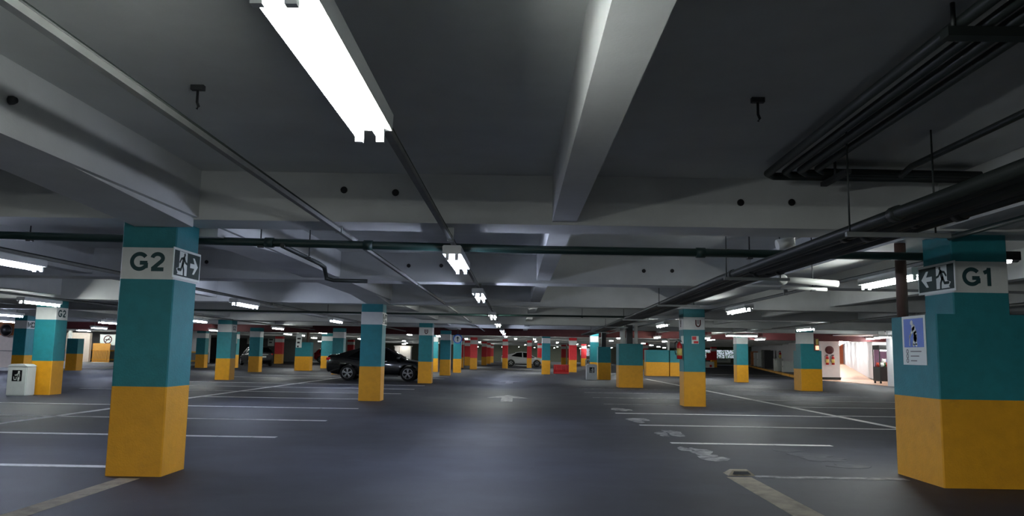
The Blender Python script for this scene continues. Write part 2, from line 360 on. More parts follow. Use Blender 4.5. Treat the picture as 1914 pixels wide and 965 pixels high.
pillar((-24.0, -23.4, 42, 42.6), 'low teal and yellow block beside the lit left pillar', bands=HALF(1.69))
pD = pillar((-12.45, -11.85, 32.7, 33.3), 'teal and yellow pillar with marked white band, left of the dark hatchback')
lettering('G2', Plane((.301, -.17, 2.04), (0, 1, 0), (0, 0, 1)), .18, 'letter', pD)
pE = pillar((-19.75, -19.2, 54, 54.6), 'narrow teal and yellow pillar carrying a small white plate, left of the dark hatchback')
pillar((-21.35, -20.75, 52.5, 53.1), 'orange-yellow and teal pillar peeking out left behind the marked pillar')
pillar((-15.2, -14.6, 44.8, 45.4), 'teal and yellow pillar in front of the dark hatchback')
pK = pillar((-13.95, -13.0, 49.7, 50.4), 'low teal and yellow block with paper signs above it, behind the black sedan', bands=HALF(1.77))
pillar((-14.05, -13.2, 56.7, 57.3), 'pale teal pillar right of the small red car')
pillar((-10.05, -9.45, 43, 43.6), 'dark teal pillar rising behind the black sedan rear window')
pF = pillar((4.31, 4.87, 20.5, 21.06), 'teal and yellow pillar with red extinguisher and red sticker right of the lane', top=2.5)
pillar((1.6, 2.13, 50.6, 51.15), 'blue-teal and yellow pillar left of the red plastic barrier', top=2.5)
pillar((4.0, 4.46, 43.2, 43.7), 'bright turquoise pillar rising behind the far white litter bin')
pillar((4.25, 4.92, 41.5, 42.1), 'low teal and yellow block beside the far white litter bin', bands=HALF(1.69) + [(1.69, 1.7, 'teal', 'cap')])
pipe_post = [o for o in bpy.data.objects if o.get('label', '').startswith('low teal and yellow block beside the far')][0]; obj('steel_post', bx(B(), -.13, .1, -.1, .1, 1.7, 2.5), 'dark_grey', pipe_post)
pb = pillar((4.07, 5.04, 31.7, 32.5), 'wide waist-high blue-teal and yellow guard block with pipes rising from it', bands=HALF(1.74))
obj('steel_column', bx(B(), -.12, .12, -.1, .15, 1.74, 2.5), 'dark_grey', pb)
for x, r_ in ((-.28, .11), (.26, .07)): obj('riser_pipe', tube(B(), [(x, -.05, 1.74), (x, -.05, 2.5)], r_, 12), 'pvc', pb)
pillar((8.3, 9.78, 51, 51.7), 'long low teal and yellow block, left one of the pair', bands=HALF(1.66))
pillar((9.84, 11.2, 51, 51.7), 'long low teal and yellow block, right one of the pair', bands=HALF(1.64))
pillar((11.35, 11.95, 41, 41.6), 'teal and yellow pillar under a lamp in front of the far daylight opening')
pR = thing('pillar', 'stepped teal and yellow pillar left of the white hose wall', 'pillar', (11.67, 31.95, 0))
obj('yellow_band', cbox(B(), -.41, .42, -.45, .4, 0, .86), 'yellow', pR); obj('teal_band', cbox(B(), -.41, .42, -.45, .4, .86, 1.58), 'teal', pR)
obj('upper_band', cbox(B(), -.41, .12, -.45, .1, 1.58, 1.85), 'teal', pR); obj('white_band', cbox(B(), -.41, .12, -.45, .1, 1.85, 2.3), 'white_paint', pR); obj('top_band', cbox(B(), -.41, .12, -.45, .1, 2.3, 2.5), 'teal', pR)
RG = 'red pillars of the far zone'
for box, lab in [((-3.7, -3.15, 62.5, 63.1), 'red and yellow pillar right of the round blue arrow sign'),
                 ((-1.25, -.78, 68, 68.5), 'red and yellow pillar in front of the white car rear door'),
                 ((.92, 1.36, 72.6, 73.1), 'red and yellow pillar in front of the white car front wheel'),
                 ((3.83, 4.38, 58, 58.55), 'red and yellow pillar touching the red plastic barrier'),
                 ((-22.4, -21.7, 73, 73.6), 'red pillar standing right of the dark hatchback'),
                 ((-5.3, -4.75, 80, 80.5), 'dim red pillar just left of the one nearest the arrow sign'),
                 ((-3.75, -3.2, 84, 84.5), 'dim red pillar left of the white car, nearest of a receding row'),
                 ((-3.75, -3.2, 96, 96.5), 'dim red pillar left of the white car, middle of a receding row'),
                 ((-3.75, -3.2, 108, 108.5), 'dim red pillar left of the white car, farthest of a receding row'),
                 ((2.4, 2.95, 92, 92.5), 'dim red pillar beyond the white car bonnet'),
                 ((5.6, 6.2, 100, 100.5), 'dim red pillar seen above the red plastic barrier, left one'),
                 ((6.0, 6.6, 94, 94.5), 'dim red pillar seen above the red plastic barrier, right one'),
                 ((7.3, 7.9, 90, 90.5), 'dim red pillar just right of the barrier pillar'),
                 ((9.3, 9.9, 100, 100.5), 'dim red pillar left of the bright turquoise pillar'),
                 ((12.0, 12.6, 76, 76.5), 'dim red pillar showing between the guard block and the long low block'),
                 ((11.0, 11.6, 86, 86.5), 'dim red pillar seen just left of the guard block'),
                 ((24.0, 24.7, 98, 98.5), 'dim red pillar showing right of the sticker pillar near the daylight opening'),
                 ((-18.9, -18.2, 88, 88.6), 'dim red pillar showing above the black sedan boot'),
                 ((-5.2, -4.6, 68, 68.5), 'pale red pillar hidden half behind the arrow sign pillar')]:
    pillar(box, lab, 'red', 2.5, group=RG)

# ------------------------------------------------------------------ signs
def exit_sign(pl, w, h, flipx, label, loc):
    "running-man exit board on a plane whose origin is the lower left corner"
    t = thing('exit_sign', label, 'sign', loc); q = Plane(pl.o - Vector(loc), pl.u, pl.v)
    b = B(); plate(b, q, rect(0, w, 0, h), 0, .008); obj('frame', b, 'sign_white', t)
    b = B(); f = .025; plate(b, q, rect(f, w - f, f, h - f), .008, .011); obj('panel', b, 'sign_green', t)
    X = (lambda u: (w - u)) if flipx else (lambda u: u)
    mp = lambda P: [(X(a), c) for a, c in P]
    def poly(b, P, d0, d1):
        P = mp(P); plate(b, q, P[::-1] if flipx else P, d0, d1)
    k = h / .32; kw = w / .75
    S = lambda P: [(a * kw, c * k) for a, c in P]
    b = B(); poly(b, S([(.12, .055), (.10, .04), (.36, .04), (.36, .29), (.15, .29), (.15, .12), (.08, .10)]), .011, .0125); obj('door_shape', b, 'sign_white', t)
    b = B(); plate(b, q, circ(X(.285 * kw), .262 * k, .02 * k, 14), .0125, .014)
    for pts, wd in (([(.27, .225), (.235, .15)], .05), ([(.27, .228), (.20, .215), (.165, .175)], .024), ([(.28, .222), (.315, .18), (.355, .17)], .024), ([(.24, .15), (.27, .10), (.275, .045)], .03), ([(.23, .15), (.195, .095), (.12, .095)], .03)):
        stroke(b, q, mp(S(pts)), wd, .0125, .014)
    obj('running_man', b, 'sign_green', t)
    b = B(); poly(b, S([(.45, .14), (.57, .14), (.52, .075), (.565, .075), (.67, .165), (.565, .255), (.52, .255), (.57, .19), (.45, .19)]), .011, .0125); obj('arrow', b, 'sign_white', t)
    return t
exit_sign(Plane((-3.508, 7.90, 1.985), (0, 1, 0), (0, 0, 1)), .68, .31, False, 'green exit sign with running man and right arrow on pillar G2', (-3.508, 8.24, 1.985))
exit_sign(Plane((4.498, 8.82, 1.99), (0, -1, 0), (0, 0, 1)), .75, .31, True, 'green exit sign with running man and left arrow on pillar G1', (4.498, 8.45, 1.99))
exit_sign(Plane((-3.508, 20.45, 1.96), (0, 1, 0), (0, 0, 1)), .68, .31, False, 'green exit sign edge-on, on the pillar before the black sedan', (-3.508, 20.78, 1.96))
exit_sign(Plane((-20.098, 32.22, 1.98), (0, 1, 0), (0, 0, 1)), .5, .28, False, 'small exit sign on the dark pillar behind the litter bin', (-20.098, 32.5, 1.98))
# priority sign for the elderly on G1
t = thing('priority_sign', 'blue priority parking sign with stooped white figure on pillar G1', 'sign', (4.31, 8.6, 1.22)); q = Plane((-.002, .25, 0), (0, -1, 0), (0, 0, 1))
b = B(); plate(b, q, rect(0, .5, 0, .53), 0, .006); obj('plate', b, 'sign_white', t)
b = B(); plate(b, q, rect(.04, .46, .19, .50), .006, .008); obj('blue_panel', b, 'sign_blue', t)
b = B(); plate(b, q, circ(.22, .455, .028, 14), .008, .010)
for pts, wd in (([(.25, .405), (.29, .33), (.29, .28)], .075), ([(.25, .40), (.20, .33), (.17, .305)], .026), ([(.275, .29), (.25, .215)], .04), ([(.30, .29), (.31, .215)], .04), ([(.17, .31), (.165, .21)], .016)): stroke(b, q, pts, wd, .008, .010)
obj('figure', b, 'sign_white', t)
for i in range(3): b = B(); ring(b, q, .10, .145 - i * .05, .017, .024, .006, .0075, 14); obj('caption_ring', b, 'dark_grey', t)
for i in range(3): b = B(); plate(b, q, rect(.17, .40 - .05 * i, .140 - i * .05, .150 - i * .05), .006, .0075); obj('caption_line', b, 'wall_grey', t)
# round arrow sign
t = thing('arrow_sign', 'round white sign with blue ring and upward arrow hanging beside the lane', 'sign', (-3.31, 44.0, 2.03)); q = Plane((0, 0, 0), (1, 0, 0), (0, 0, 1))
b = B(); plate(b, q, circ(0, 0, .26, 28), 0, .01); obj('disc', b, 'sign_white', t)
b = B(); ring(b, q, 0, 0, .205, .26, .01, .013); obj('rim', b, 'sign_blue', t)
b = B(); plate(b, q, rect(-.025, .025, -.13, .05), .01, .013); plate(b, q, [(-.08, .04), (.08, .04), (0, .15)], .01, .013); obj('arrow', b, 'black', t)
obj('hanger', tube(B(), [(0, .03, .2), (0, .03, 1.06)], .02, 8), 'dark_grey', t)
# hydrant marks on white bands: a red shield with a dark U
def hydrant_mark(pl, parent):
    b = B(); ribbon(b, pl, [(-.055, .09), (-.055, -.03), (-.03, -.075), (0, -.085), (.03, -.075), (.055, -.03), (.055, .09)], .034, .003); obj('red_mark', b, 'red_beam', parent, flip=False)
    b = B(); plate(b, pl, rect(-.012, .012, -.02, .09), 0, .003); obj('mark_stem', b, 'black', parent)
hydrant_mark(Plane((.02, -.281, 2.12), (1, 0, 0), (0, 0, 1)), p3)
hydrant_mark(Plane((.10, -.281, 2.13), (1, 0, 0), (0, 0, 1)), pF); hydrant_mark(Plane((-.281, .05, 2.13), (0, -1, 0), (0, 0, 1)), pF)
t = thing('sticker', 'pale square sticker with red pictogram on the extinguisher pillar', 'sign', (4.61, 20.499, 1.60)); q = Plane((-.09, 0, 0), (1, 0, 0), (0, 0, 1))
b = B(); plate(b, q, rect(0, .18, 0, .2), 0, .004); obj('plate', b, 'sign_white', t)
b = B(); plate(b, q, rect(.01, .12, .10, .19), .004, .006); plate(b, q, rect(.05, .17, .01, .07), .004, .006); obj('pictogram', b, 'red_paint', t)
def notice(loc, w, h, label, marks=2, group=None, name='notice'):
    t = thing(name, label, 'sign', loc, 0, group); q = Plane((-w / 2, 0, 0), (1, 0, 0), (0, 0, 1))
    b = B(); plate(b, q, rect(0, w, 0, h), 0, .01); obj('plate', b, 'sign_white', t)
    for i in range(marks): b = B(); plate(b, q, rect(w * .2, w * (.8 - .15 * i), h * (.62 - .3 * i), h * (.75 - .3 * i)), .01, .014); obj('print_line', b, 'dark_grey', t)
    return t
notice((-19.4, 53.97, 1.65), .5, .36, 'small white plate on the narrow pillar left of the dark hatchback')
notice((-13.72, 49.65, 1.43), .36, .82, 'tall white paper sign above the low block behind the black sedan', 3)
notice((-31.6, 93.98, 1.9), 1.1, 1.3, 'white notice on the wall above the dark hatchback'); notice((-29.3, 93.98, 1.7), .75, 1.1, 'white notice right of the dark hatchback roof')
notice((-14.6, 134.98, 1.3), 1.1, 1.3, 'white poster between the white booth and the hydrant pillar', 1)
notice((35.0, 134.9, .35), 2.6, .7, 'long white sign board on the wall below the daylight opening', 1)
t = thing('no_smoking_sign', 'round no-smoking sign on the grey wall above the orange gate', 'sign', (-32.2, 62.0, 1.6)); q = Plane((0, 0, 0), (1, 0, 0), (0, 0, 1))
b = B(); plate(b, q, rect(-.62, .62, -.2, .65), 0, .01); obj('plate', b, 'sign_white', t)
b = B(); ring(b, q, 0, .25, .26, .34, .01, .014); stroke(b, q, [(-.2, .05), (.2, .45)], .06, .01, .014); obj('ring', b, 'red_beam', t)
b = B(); plate(b, q, rect(-.2, .2, .2, .28), .01, .012); obj('cigarette', b, 'black', t)
obj('post', bx(B(), -.05, .05, .01, .07, -1.6, .4), 'dark_grey', t)

# ------------------------------------------------------------------ fluorescent lamps
def make_lamp(tubemat, rise, half=.78):
    t = thing('fluorescent_lamp', 'x', 'lamp')
    b = B(); P = [(-.1, .03), (.1, .03), (.104, .11), (.09, .125), (-.09, .125), (-.104, .11)]
    a = [b.verts.new((x, -half, z)) for x, z in P]; c = [b.verts.new((x, half, z)) for x, z in P]
    b.faces.new(a); b.faces.new(c[::-1])
    for i in range(6): b.faces.new((a[i], a[(i + 1) % 6], c[(i + 1) % 6], c[i]))
    obj('housing', b, 'lamp_white', t)
    for x in (-.05, .05):
        obj('tube', tube(B(), [(x, -half + .05, -.004), (x, half - .05, -.004)], .018, 10), tubemat, t)
        for y in (-half + .02, half - .05): obj('lamp_holder', bx(B(), x - .018, x + .018, y, y + .03, -.037, .036), 'lamp_white', t)
    for y in (-half * .6, half * .6): obj('hanger', tube(B(), [(0, y, .12), (0, y, rise)], .01, 6), 'steel', t)
    return t
PROTO = {}; USED = {}
def lamp(x, y, label, kind='neutral', z=2.3, rz=0, group='far lamps in receding rows', rise=.135):
    key = (kind, rise)
    if key not in PROTO:
        PROTO[key] = make_lamp('tube_' + kind, rise); o = PROTO[key]; o.location = (x, y, z); o.rotation_euler = (0, 0, rz); o['label'] = label; o['group'] = group; return o
    return dup(PROTO[key], (x, y, z), rz, label, group)
CG = 'lamps in line above the lane'
for i, (y, lab) in enumerate([(2.92, 'large twin-tube fluorescent lamp overhead at the top of the photo'), (9.2, 'twin-tube lamp second in the line above the lane, below the dark cross pipe'), (14.8, 'twin-tube lamp third in the line above the lane'), (22.8, 'twin-tube lamp fourth in the line above the lane'), (29.4, 'twin-tube lamp fifth in the line above the lane'), (37.7, 'twin-tube lamp sixth in the line above the lane'), (42.3, 'twin-tube lamp seventh in the line above the lane'), (49.0, 'twin-tube lamp last in the line above the lane')]):
    lamp(-.72, y, lab, 'neutral' if i in (0, 3, 4) else 'cool', group=CG, rise=.135 if y < 45 else SLAB - 2.3)
LG = 'lamps over the left bays'
for x, y, lab in [(-6.5, 9.8, 'bright lamp cut by the left edge, above the lit G2 pillar'), (-6.5, 18.7, 'long lamp between pillar G2 and the sedan pillar'), (-6.5, 28.2, 'lamp above the black sedan boot'), (-11.8, 19.35, 'lamp right above the lit pillar beside the litter bin'), (-17.8, 27.4, 'lamp at the left edge above the litter bin'), (-22.6, 34.5, 'lower lamp at the left edge above the litter bin'), (-17.8, 34.2, 'rightmost of three lamps left of pillar G2'), (-23.4, 44.0, 'middle of three lamps left of pillar G2'), (-28.4, 51.5, 'leftmost of three lamps left of pillar G2'), (-27.5, 37.6, 'added lamp beyond the left edge, brightening the beige wall')]:  # the beige wall lamp is out of view, added to brighten that wall
    onrow = x in (-6.5, -11.8)
    lamp(x, y, lab, 'neutral' if x == -11.8 else 'cool', group=LG, rise=.135 if onrow else SLAB - 2.3)
RGL = 'lamps over the right bays'
for x, y, lab in [(5.0, 10.55, 'large lamp left of pillar G1'), (5.0, 17.8, 'lamp above right of the extinguisher pillar'), (5.0, 27.2, 'bright slanting lamp left of the extinguisher pillar'), (10.5, 28.8, 'lamp above the stepped pillar'), (17.2, 37.3, 'lamp in front of the lit lobby')]:
    lamp(x, y, lab, 'neutral', group=RGL, rise=.135 if x in (5.0, 10.5) else SLAB - 2.3)
k = 0
for y in (-4.5, -7.5, -10.5):  # unseen lamps added to brighten pillar fronts and beam faces
    for x in (-7.0, -3.6, -.3, 3.0):
        lamp(x, y, 'added crosswise lamp behind the viewer, %s of its row, %s row' % (['leftmost', 'second', 'third', 'rightmost'][k % 4], ['near', 'middle', 'far'][k // 4]), 'neutral', rz=math.pi / 2, group='added lamps behind the viewer', rise=SLAB - 2.3); k += 1
lamp(4.25, 42.6, 'added lamp hidden between the beams before the bright turquoise pillar', 'neutral', z=2.7, rz=math.pi / 2, group=RGL, rise=SLAB - 2.7)  # added out of sight above the beam to brighten the turquoise pillar
for x, lab in ((-33.9, 'left added lamp hidden between the beams above the orange gate'), (-31.9, 'right added lamp hidden between the beams above the orange gate')): lamp(x, 59.7, lab, 'neutral', z=2.72, rz=math.pi / 2, group=LG, rise=SLAB - 2.72)  # both added out of sight to brighten the gate and wall panel
lamp(10.95, 38.6, 'lamp set crosswise above the pillar before the daylight opening', 'neutral', rz=math.pi / 2, group=RGL, rise=SLAB - 2.3)
FG = 'far lamps in receding rows'
FAR = [(-12.33, 30.34), (-17.35, 45.2), (-11.84, 38.95), (-11.58, 46.91), (-15.29, 52.5), (-15.35, 56.0), (-24.64, 66.0), (-17.0, 66.0), (-22.88, 91.59), (-21.11, 104.42), (-13.39, 67.29), (-6.49, 47.43), (-10.92, 76.2), (-13.32, 94.77), (-15.56, 109.0), (-15.0, 104.0), (-5.08, 50.77), (-8.79, 87.38), (-11.81, 116.8), (-3.79, 58.87), (-6.64, 96.38), (-8.0, 126), (-3.58, 75.05), (-6.5, 131), (-.1, 55.64), (1.25, 56.0), (1.59, 67.0), (.96, 91.08), (.29, 121.35), (-4.12, 104.83), (-2.4, 128), (2.9, 131), (3.3, 107), (3.59, 70.27), (5.67, 110.97), (6.1, 129), (7.6, 116.5), (6.0, 78.94), (10.4, 130), (8.17, 89.14), (6.83, 57.26), (13.18, 110.52), (6.19, 47.71), (10.67, 66.81), (7.95, 44.84), (10.49, 56.14), (13.21, 77.85), (15.91, 89.09), (18.4, 98.98), (10.64, 44.61), (11.84, 48.3), (13.89, 45.3)]
REF = [(-15.9, 110, 'the white booth'), (-2, 72, 'the white car'), (3, 52.5, 'the red plastic barrier'), (-20, 60, 'the dark hatchback'), (-6, 34, 'the black sedan'), (4.5, 32, 'the guard block'), (11.6, 41, 'the crosswise-lamp pillar'), (4.2, 43, 'the turquoise pillar'), (-3.3, 44, 'the round arrow sign'), (9.5, 51, 'the pair of low blocks')]
ROWS = {}
for x, y in FAR:
    d = min(REF, key=lambda r_: abs(x / y - r_[0] / r_[1]))
    far_ = 'near' if y < 60 else ('middle distance' if y < 95 else 'farthest')
    side = 'left' if x / y < d[0] / d[1] else 'right'
    ROWS.setdefault('small ceiling lamp, %s, seen %s above %s' % (far_, side, d[2]), []).append((x, y))
for lab, L_ in ROWS.items():
    L_.sort(key=lambda p: p[0] / p[1])
    for i, (x, y) in enumerate(L_):
        lamp(x, y, lab + ('' if len(L_) == 1 else ', ' + ['first', 'second', 'third', 'fourth', 'fifth', 'sixth'][i] + ' from left'), 'warm' if random.random() < .12 else 'neutral', rise=SLAB - 2.3)
for x, y, lab in ((21.0, 48.2, 'leftmost lamp inside the lit lobby'), (20.3, 45.2, 'middle lamp inside the lit lobby'), (23.0, 47.6, 'rightmost lamp inside the lit lobby'), (24.35, 60.0, 'added middle lamp over the pink corridor ramp'), (20.0, 41.0, 'lamp above the arcade machine in the lobby'), (27.35, 68.0, 'added far lamp over the pink corridor ramp'), (22.0, 53.5, 'added near lamp over the pink corridor ramp'), (23.15, 56.8, 'added second lamp over the pink corridor ramp'), (25.85, 64.0, 'added fourth lamp over the pink corridor ramp'), (28.7, 71.5, 'added last lamp over the pink corridor ramp')):  # the ramp lamps are added to light the corridor evenly
    lamp(x, y, lab, 'neutral', z=2.44, group='lamps inside the lobby', rise=.16 if y < 49 else SLAB - 2.44)

# ------------------------------------------------------------------ pipes, conduits and channels
def pipe(name, pts, r, m, label, cat='pipe', group=None, couplings=(), hang=(), seg=12):
    t = thing(name, label, cat, pts[0], 0, group); o = Vector(pts[0]); L_ = [Vector(p) - o for p in pts]
    obj('run', tube(B(), L_, r, seg), m, t)
    for c in couplings:
        p = Vector(c) - o; d = (L_[1] - L_[0]).normalized() * .05
        obj('coupling', tube(B(), [p - d, p + d], r * 1.25, seg), m, t)
    for c in hang:
        p = Vector(c) - o; b = tube(B(), [p, p + Vector((0, 0, SLAB - c[2]))], .008, 6); bx(b, p.x - .03, p.x + .03, p.y - .03, p.y + .03, p.z - r * 1.3, p.z - r * 1.3 + .02)
        obj('hanger', b, 'dark_grey', t)
    return t
pipe('sprinkler_main', [(-12.95, 8.8, 2.555), (-5.83, 8.8, 2.51), (.19, 8.8, 2.44), (5.6, 8.8, 2.425)], .046, 'pipe_green', 'dark green pipe running across the whole garage behind pillar G2', couplings=[(-2.82, 8.8, 2.474), (-1.7, 8.8, 2.461), (2.05, 8.8, 2.433)], hang=[(-2.92, 8.8, 2.475), (-5.55, 8.8, 2.505), (2.6, 8.8, 2.43)])
pipe('sprinkler_branch', [(-2.66, 8.75, 2.435), (-2.70, 10.6, 2.44), (-2.72, 10.95, 2.43), (-2.70, 11.02, 2.28), (-2.6, 11.02, 2.255), (-2.12, 11.02, 2.25)], .027, 'pipe_dark', 'thin bent branch pipe right of pillar G2', hang=[(-2.62, 9.75, 2.44)])
def channel(x, y0, y1, z, label, w=.042, h=.036, group='steel cable channels'):
    t = thing('cable_channel', label, 'channel', (x, y0, z), 0, group)
    obj('rail', bx(B(), -w / 2, w / 2, 0, y1 - y0, -h / 2, h / 2), 'channel', t)
    obj('cable', tube(B(), [(.012, .02, h / 2 + .008), (.012, y1 - y0, h / 2 + .008)], .012, 6), 'pipe_dark', t)
    for by, bz in TB:
        if y0 < by + .3 < y1 and bz > z + h / 2: obj('hanger', bx(B(), -w / 2 - .012, w / 2 + .012, by + .27 - y0, by + .31 - y0, -h / 2 - .006, bz - z), 'steel', t)
channel(-1.9, -4, 45.9, 2.53, 'long steel channel crossing the ceiling left of the lamp line')
channel(-.72, -4, 45.9, 2.46, 'steel channel carrying the line of lamps above the lane')
channel(-6.5, -2, 45.9, 2.46, 'steel channel over the left bays behind pillar G2'); channel(-11.8, 4, 45.9, 2.46, 'steel channel above the lit pillar beside the litter bin')
channel(5.0, 9.2, 45.9, 2.46, 'steel channel carrying the lamps over the right bays'); channel(10.5, 12, 45.9, 2.46, 'steel channel above the stepped pillar')
PR = 'dark ceiling pipes at upper right'
for i, (x, xe, lab) in enumerate([(2.24, 2.33, 'leftmost of four parallel dark pipes at the upper right ceiling'), (2.38, 2.47, 'second from left of four parallel dark pipes at the upper right ceiling'), (2.50, 2.59, 'third from left of four parallel dark pipes at the upper right ceiling'), (2.63, 2.72, 'rightmost of four parallel dark pipes at the upper right ceiling')]):
    pipe('ceiling_pipe', [(x - .08, -4, 2.99), (x, 3.7, 2.99), (xe, 7.25 - i * .07, 2.99), (xe + .09, 7.36 - i * .07, 2.99), (6.5, 7.42 - i * .07, 2.99)], .034 - .004 * (i % 2), 'pipe_dark', lab, group=PR)
pipe('ceiling_pipe', [(3.5, -3, 2.99), (3.5, 6.9, 2.99), (3.5, 7.1, 2.95)], .028, 'pipe_dark', 'single dark pipe right of the four parallel ceiling pipes', group=PR)
t = thing('pipe_strut', 'dark cross strut holding the four ceiling pipes near the top right', 'bracket', (2.9, 3.85, 2.93)); obj('bar', bx(B(), -.75, .5, -.04, .04, -.03, .02), 'pipe_dark', t)
for x in (-.7, .45): obj('rod', tube(B(), [(x, 0, 0), (x, 0, .16)], .012, 6), 'pipe_dark', t)
t = thing('pipe_strut', 'small bracket under the crosswise ceiling pipes at the right', 'bracket', (2.9, 7.1, 2.93)); obj('bar', bx(B(), -.03, .03, -.28, .28, -.03, .01), 'dark_grey', t); obj('rod', tube(B(), [(0, 0, 0), (0, 0, .15)], .012, 6), 'dark_grey', t)
PB = 'pipe bundle along the right side'
for x, z, r_, lab, m in [(2.70, 2.31, .045, 'leftmost dark pipe of the long bundle passing left of pillar G1', 'pipe_dark'), (2.81, 2.315, .04, 'second dark pipe of the long bundle passing left of pillar G1', 'pipe_dark'), (2.93, 2.31, .05, 'middle thick pipe of the long bundle passing left of pillar G1', 'pipe_dark'), (3.04, 2.315, .036, 'fourth pipe of the long bundle passing left of pillar G1', 'dark_grey'), (3.14, 2.31, .042, 'rightmost pipe of the long bundle passing left of pillar G1', 'pipe_dark')]:
    pipe('bundle_pipe', [(x, -3, z), (x, 10.5, z), (x + .30, 20.7, z), (x + .55, 30, z), (x + .66, 41, z)], r_, m, lab, group=PB, couplings=[(x, 5.2 + random.random() * 2, z), (x, 9.4 + random.random() * .5, z)])
for y, lab, dx in ((6.1, 'nearest trapeze strut under the pipe bundle', 0), (9.75, 'pale trapeze strut under the pipe bundle left of pillar G1', 0), (15.2, 'third trapeze strut under the pipe bundle', .14), (21.6, 'fourth trapeze strut under the pipe bundle', .32), (27.5, 'fifth trapeze strut under the pipe bundle', .48), (34.0, 'farthest trapeze strut under the pipe bundle', .58)):
    t = thing('trapeze_strut', lab, 'bracket', (2.92 + dx, y, 2.248), 0, 'trapeze struts'); obj('bar', bx(B(), -.36, .45, -.02, .02, -.025, .01), 'steel', t)
    for x in (-.33, .34): obj('rod', tube(B(), [(x, 0, 0), (x, 0, SLAB - 2.248)], .007, 6), 'pipe_dark', t)
pipe('edge_pipe', [(4.44, -3, 2.53), (4.44, 8.05, 2.53)], .028, 'pipe_green', 'dark green pipe meeting the top of pillar G1')
dp = pipe('drain_pipe', [(3.70, 11.0, 2.36), (3.9, 11.0, 2.355), (4.5, 11.05, 2.32)], .045, 'pvc', 'pale plastic drain pipe with round end cap left of pillar G1')
obj('end_cap', lathe(B(), [(.05, -.05), (.075, -.03), (.075, .03), (.05, .05)], (.0, 0, 0), 18, 'y'), 'pvc', dp)
pipe('drain_pipe', [(3.75, 11.2, 2.27), (4.4, 11.2, 2.25)], .025, 'pvc', 'thinner pale drain pipe below the capped one', hang=[(4.2, 11.2, 2.255)])
pipe('drain_elbow', [(2.98, 9.0, 2.56), (3.15, 9.0, 2.6), (3.25, 9.0, 2.72), (3.25, 9.0, 3.05)], .065, 'pvc', 'grey plastic drain elbow above the dark cross pipe')
pipe('vertical_pipe', [(4.38, 8.98, 1.75), (4.38, 8.98, 2.6)], .06, 'brown', 'brown vertical pipe standing on the base behind pillar G1')
pipe('vertical_pipe', [(9.81, 51.4, 1.6), (9.81, 51.4, 2.5)], .08, 'pvc', 'white vertical pipe between the pair of low blocks')
pipe('vertical_pipe', [(-13.25, 50.0, 1.77), (-13.25, 50.0, 2.5)], .09, 'brown', 'brown vertical pipe above the low block behind the sedan')
pipe('cross_pipe', [(-11.3, 23.2, 2.40), (-1.8, 23.2, 2.39), (3.8, 23.2, 2.40)], .028, 'pipe_green', 'thin dark pipe crossing the lane beyond the third lamp', hang=[(-5.6, 23.2, 2.40), (1.9, 23.2, 2.39)])
# ceiling hooks
for x, y, z, lab in [(-2.25, 5.28, SLAB, 'rusty ceiling hook left of the overhead lamp'), (1.67, 5.38, SLAB, 'rusty ceiling hook right of the central beam')]:
    t = thing('ceiling_hook', lab, 'hook', (x, y, z)); obj('anchor', bx(B(), -.045, .045, -.02, .02, -.035, 0), 'dark_grey', t); obj('rod', tube(B(), [(0, 0, -.03), (0, 0, -.12), (.012, 0, -.15), (0, 0, -.17)], .009, 6), 'dark_grey', t)
t = thing('ceiling_hook', 'dark bolt on the side of the left beam at the edge', 'hook', (-3.275, 4.86, 2.83)); obj('anchor', lathe(B(), [(.03, 0), (.03, .02), (.018, .045)], seg=8, axis='x'), 'dark_grey', t)
# spot light on the right face of G1
t = thing('spotlight', 'dark hooded spotlight on the right side of pillar G1', 'lamp', (5.09, 8.3, 2.33)); obj('bracket', bx(B(), -.02, .06, -.03, .03, .02, .10), 'black', t)
b = B(); prism(b, [(-.0, -.1), (.17, -.1), (.2, .1), (-.0, .1)], .0, .09); obj('hood', b, 'black', t); obj('lens', lathe(B(), [(.035, -.03), (.045, 0)], (.05, -.06, -.0), 12), 'lamp_spot', t)

# ------------------------------------------------------------------ litter bins
def litter_bin(loc, label, w=.46, h=.80):
    t = thing('litter_bin', label, 'bin', loc, 0, 'white litter bins')
    b = B(); prism(b, [(-w / 2, -.2), (w / 2, -.2), (w / 2, .2), (-w / 2, .2)], 0, h * .93); bmesh.ops.bevel(b, geom=b.edges[:], offset=.018, segments=2, affect='EDGES'); obj('body', b, 'bin_white', t)
    b = B(); P = [(-w / 2 - .01, h * .93), (-w * .32, h), (w * .32, h), (w / 2 + .01, h * .93)]
    a = [b.verts.new((x, -.21, z)) for x, z in P]; c = [b.verts.new((x, .21, z)) for x, z in P]; b.faces.new(a); b.faces.new(c[::-1])
    for i in range(4): b.faces.new((a[i], a[(i + 1) % 4], c[(i + 1) % 4], c[i]))
    obj('lid', b, 'bin_white', t)
    q = Plane((-.12, -.2, h * .46), (1, 0, 0), (0, 0, 1))
    b = B(); plate(b, q, rect(0, .25, 0, .28), 0, .003); st = obj('sticker', b, 'black', t)
    b = B(); plate(b, q, circ(.17, .235, .026, 12), .003, .005)
    for pts, wd in (([(.165, .18), (.175, .12)], .065), ([(.175, .12), (.17, .03)], .05), ([(.15, .19), (.11, .15), (.08, .155)], .024), ([(.045, .11), (.06, .04), (.11, .04), (.115, .10)], .014)): stroke(b, q, pts, wd, .003, .005)
    obj('pictogram', b, 'sign_white', st)
    return t
litter_bin((-12.72, 20.35, 0), 'white litter bin with black pictogram beside the lit G2 pillar', .5)
litter_bin((3.82, 40.6, 0), 'white litter bin standing before the turquoise pillar', .54)
litter_bin((7.9, 88, 0), 'small distant white litter bin beyond the red barrier pillar', .6)
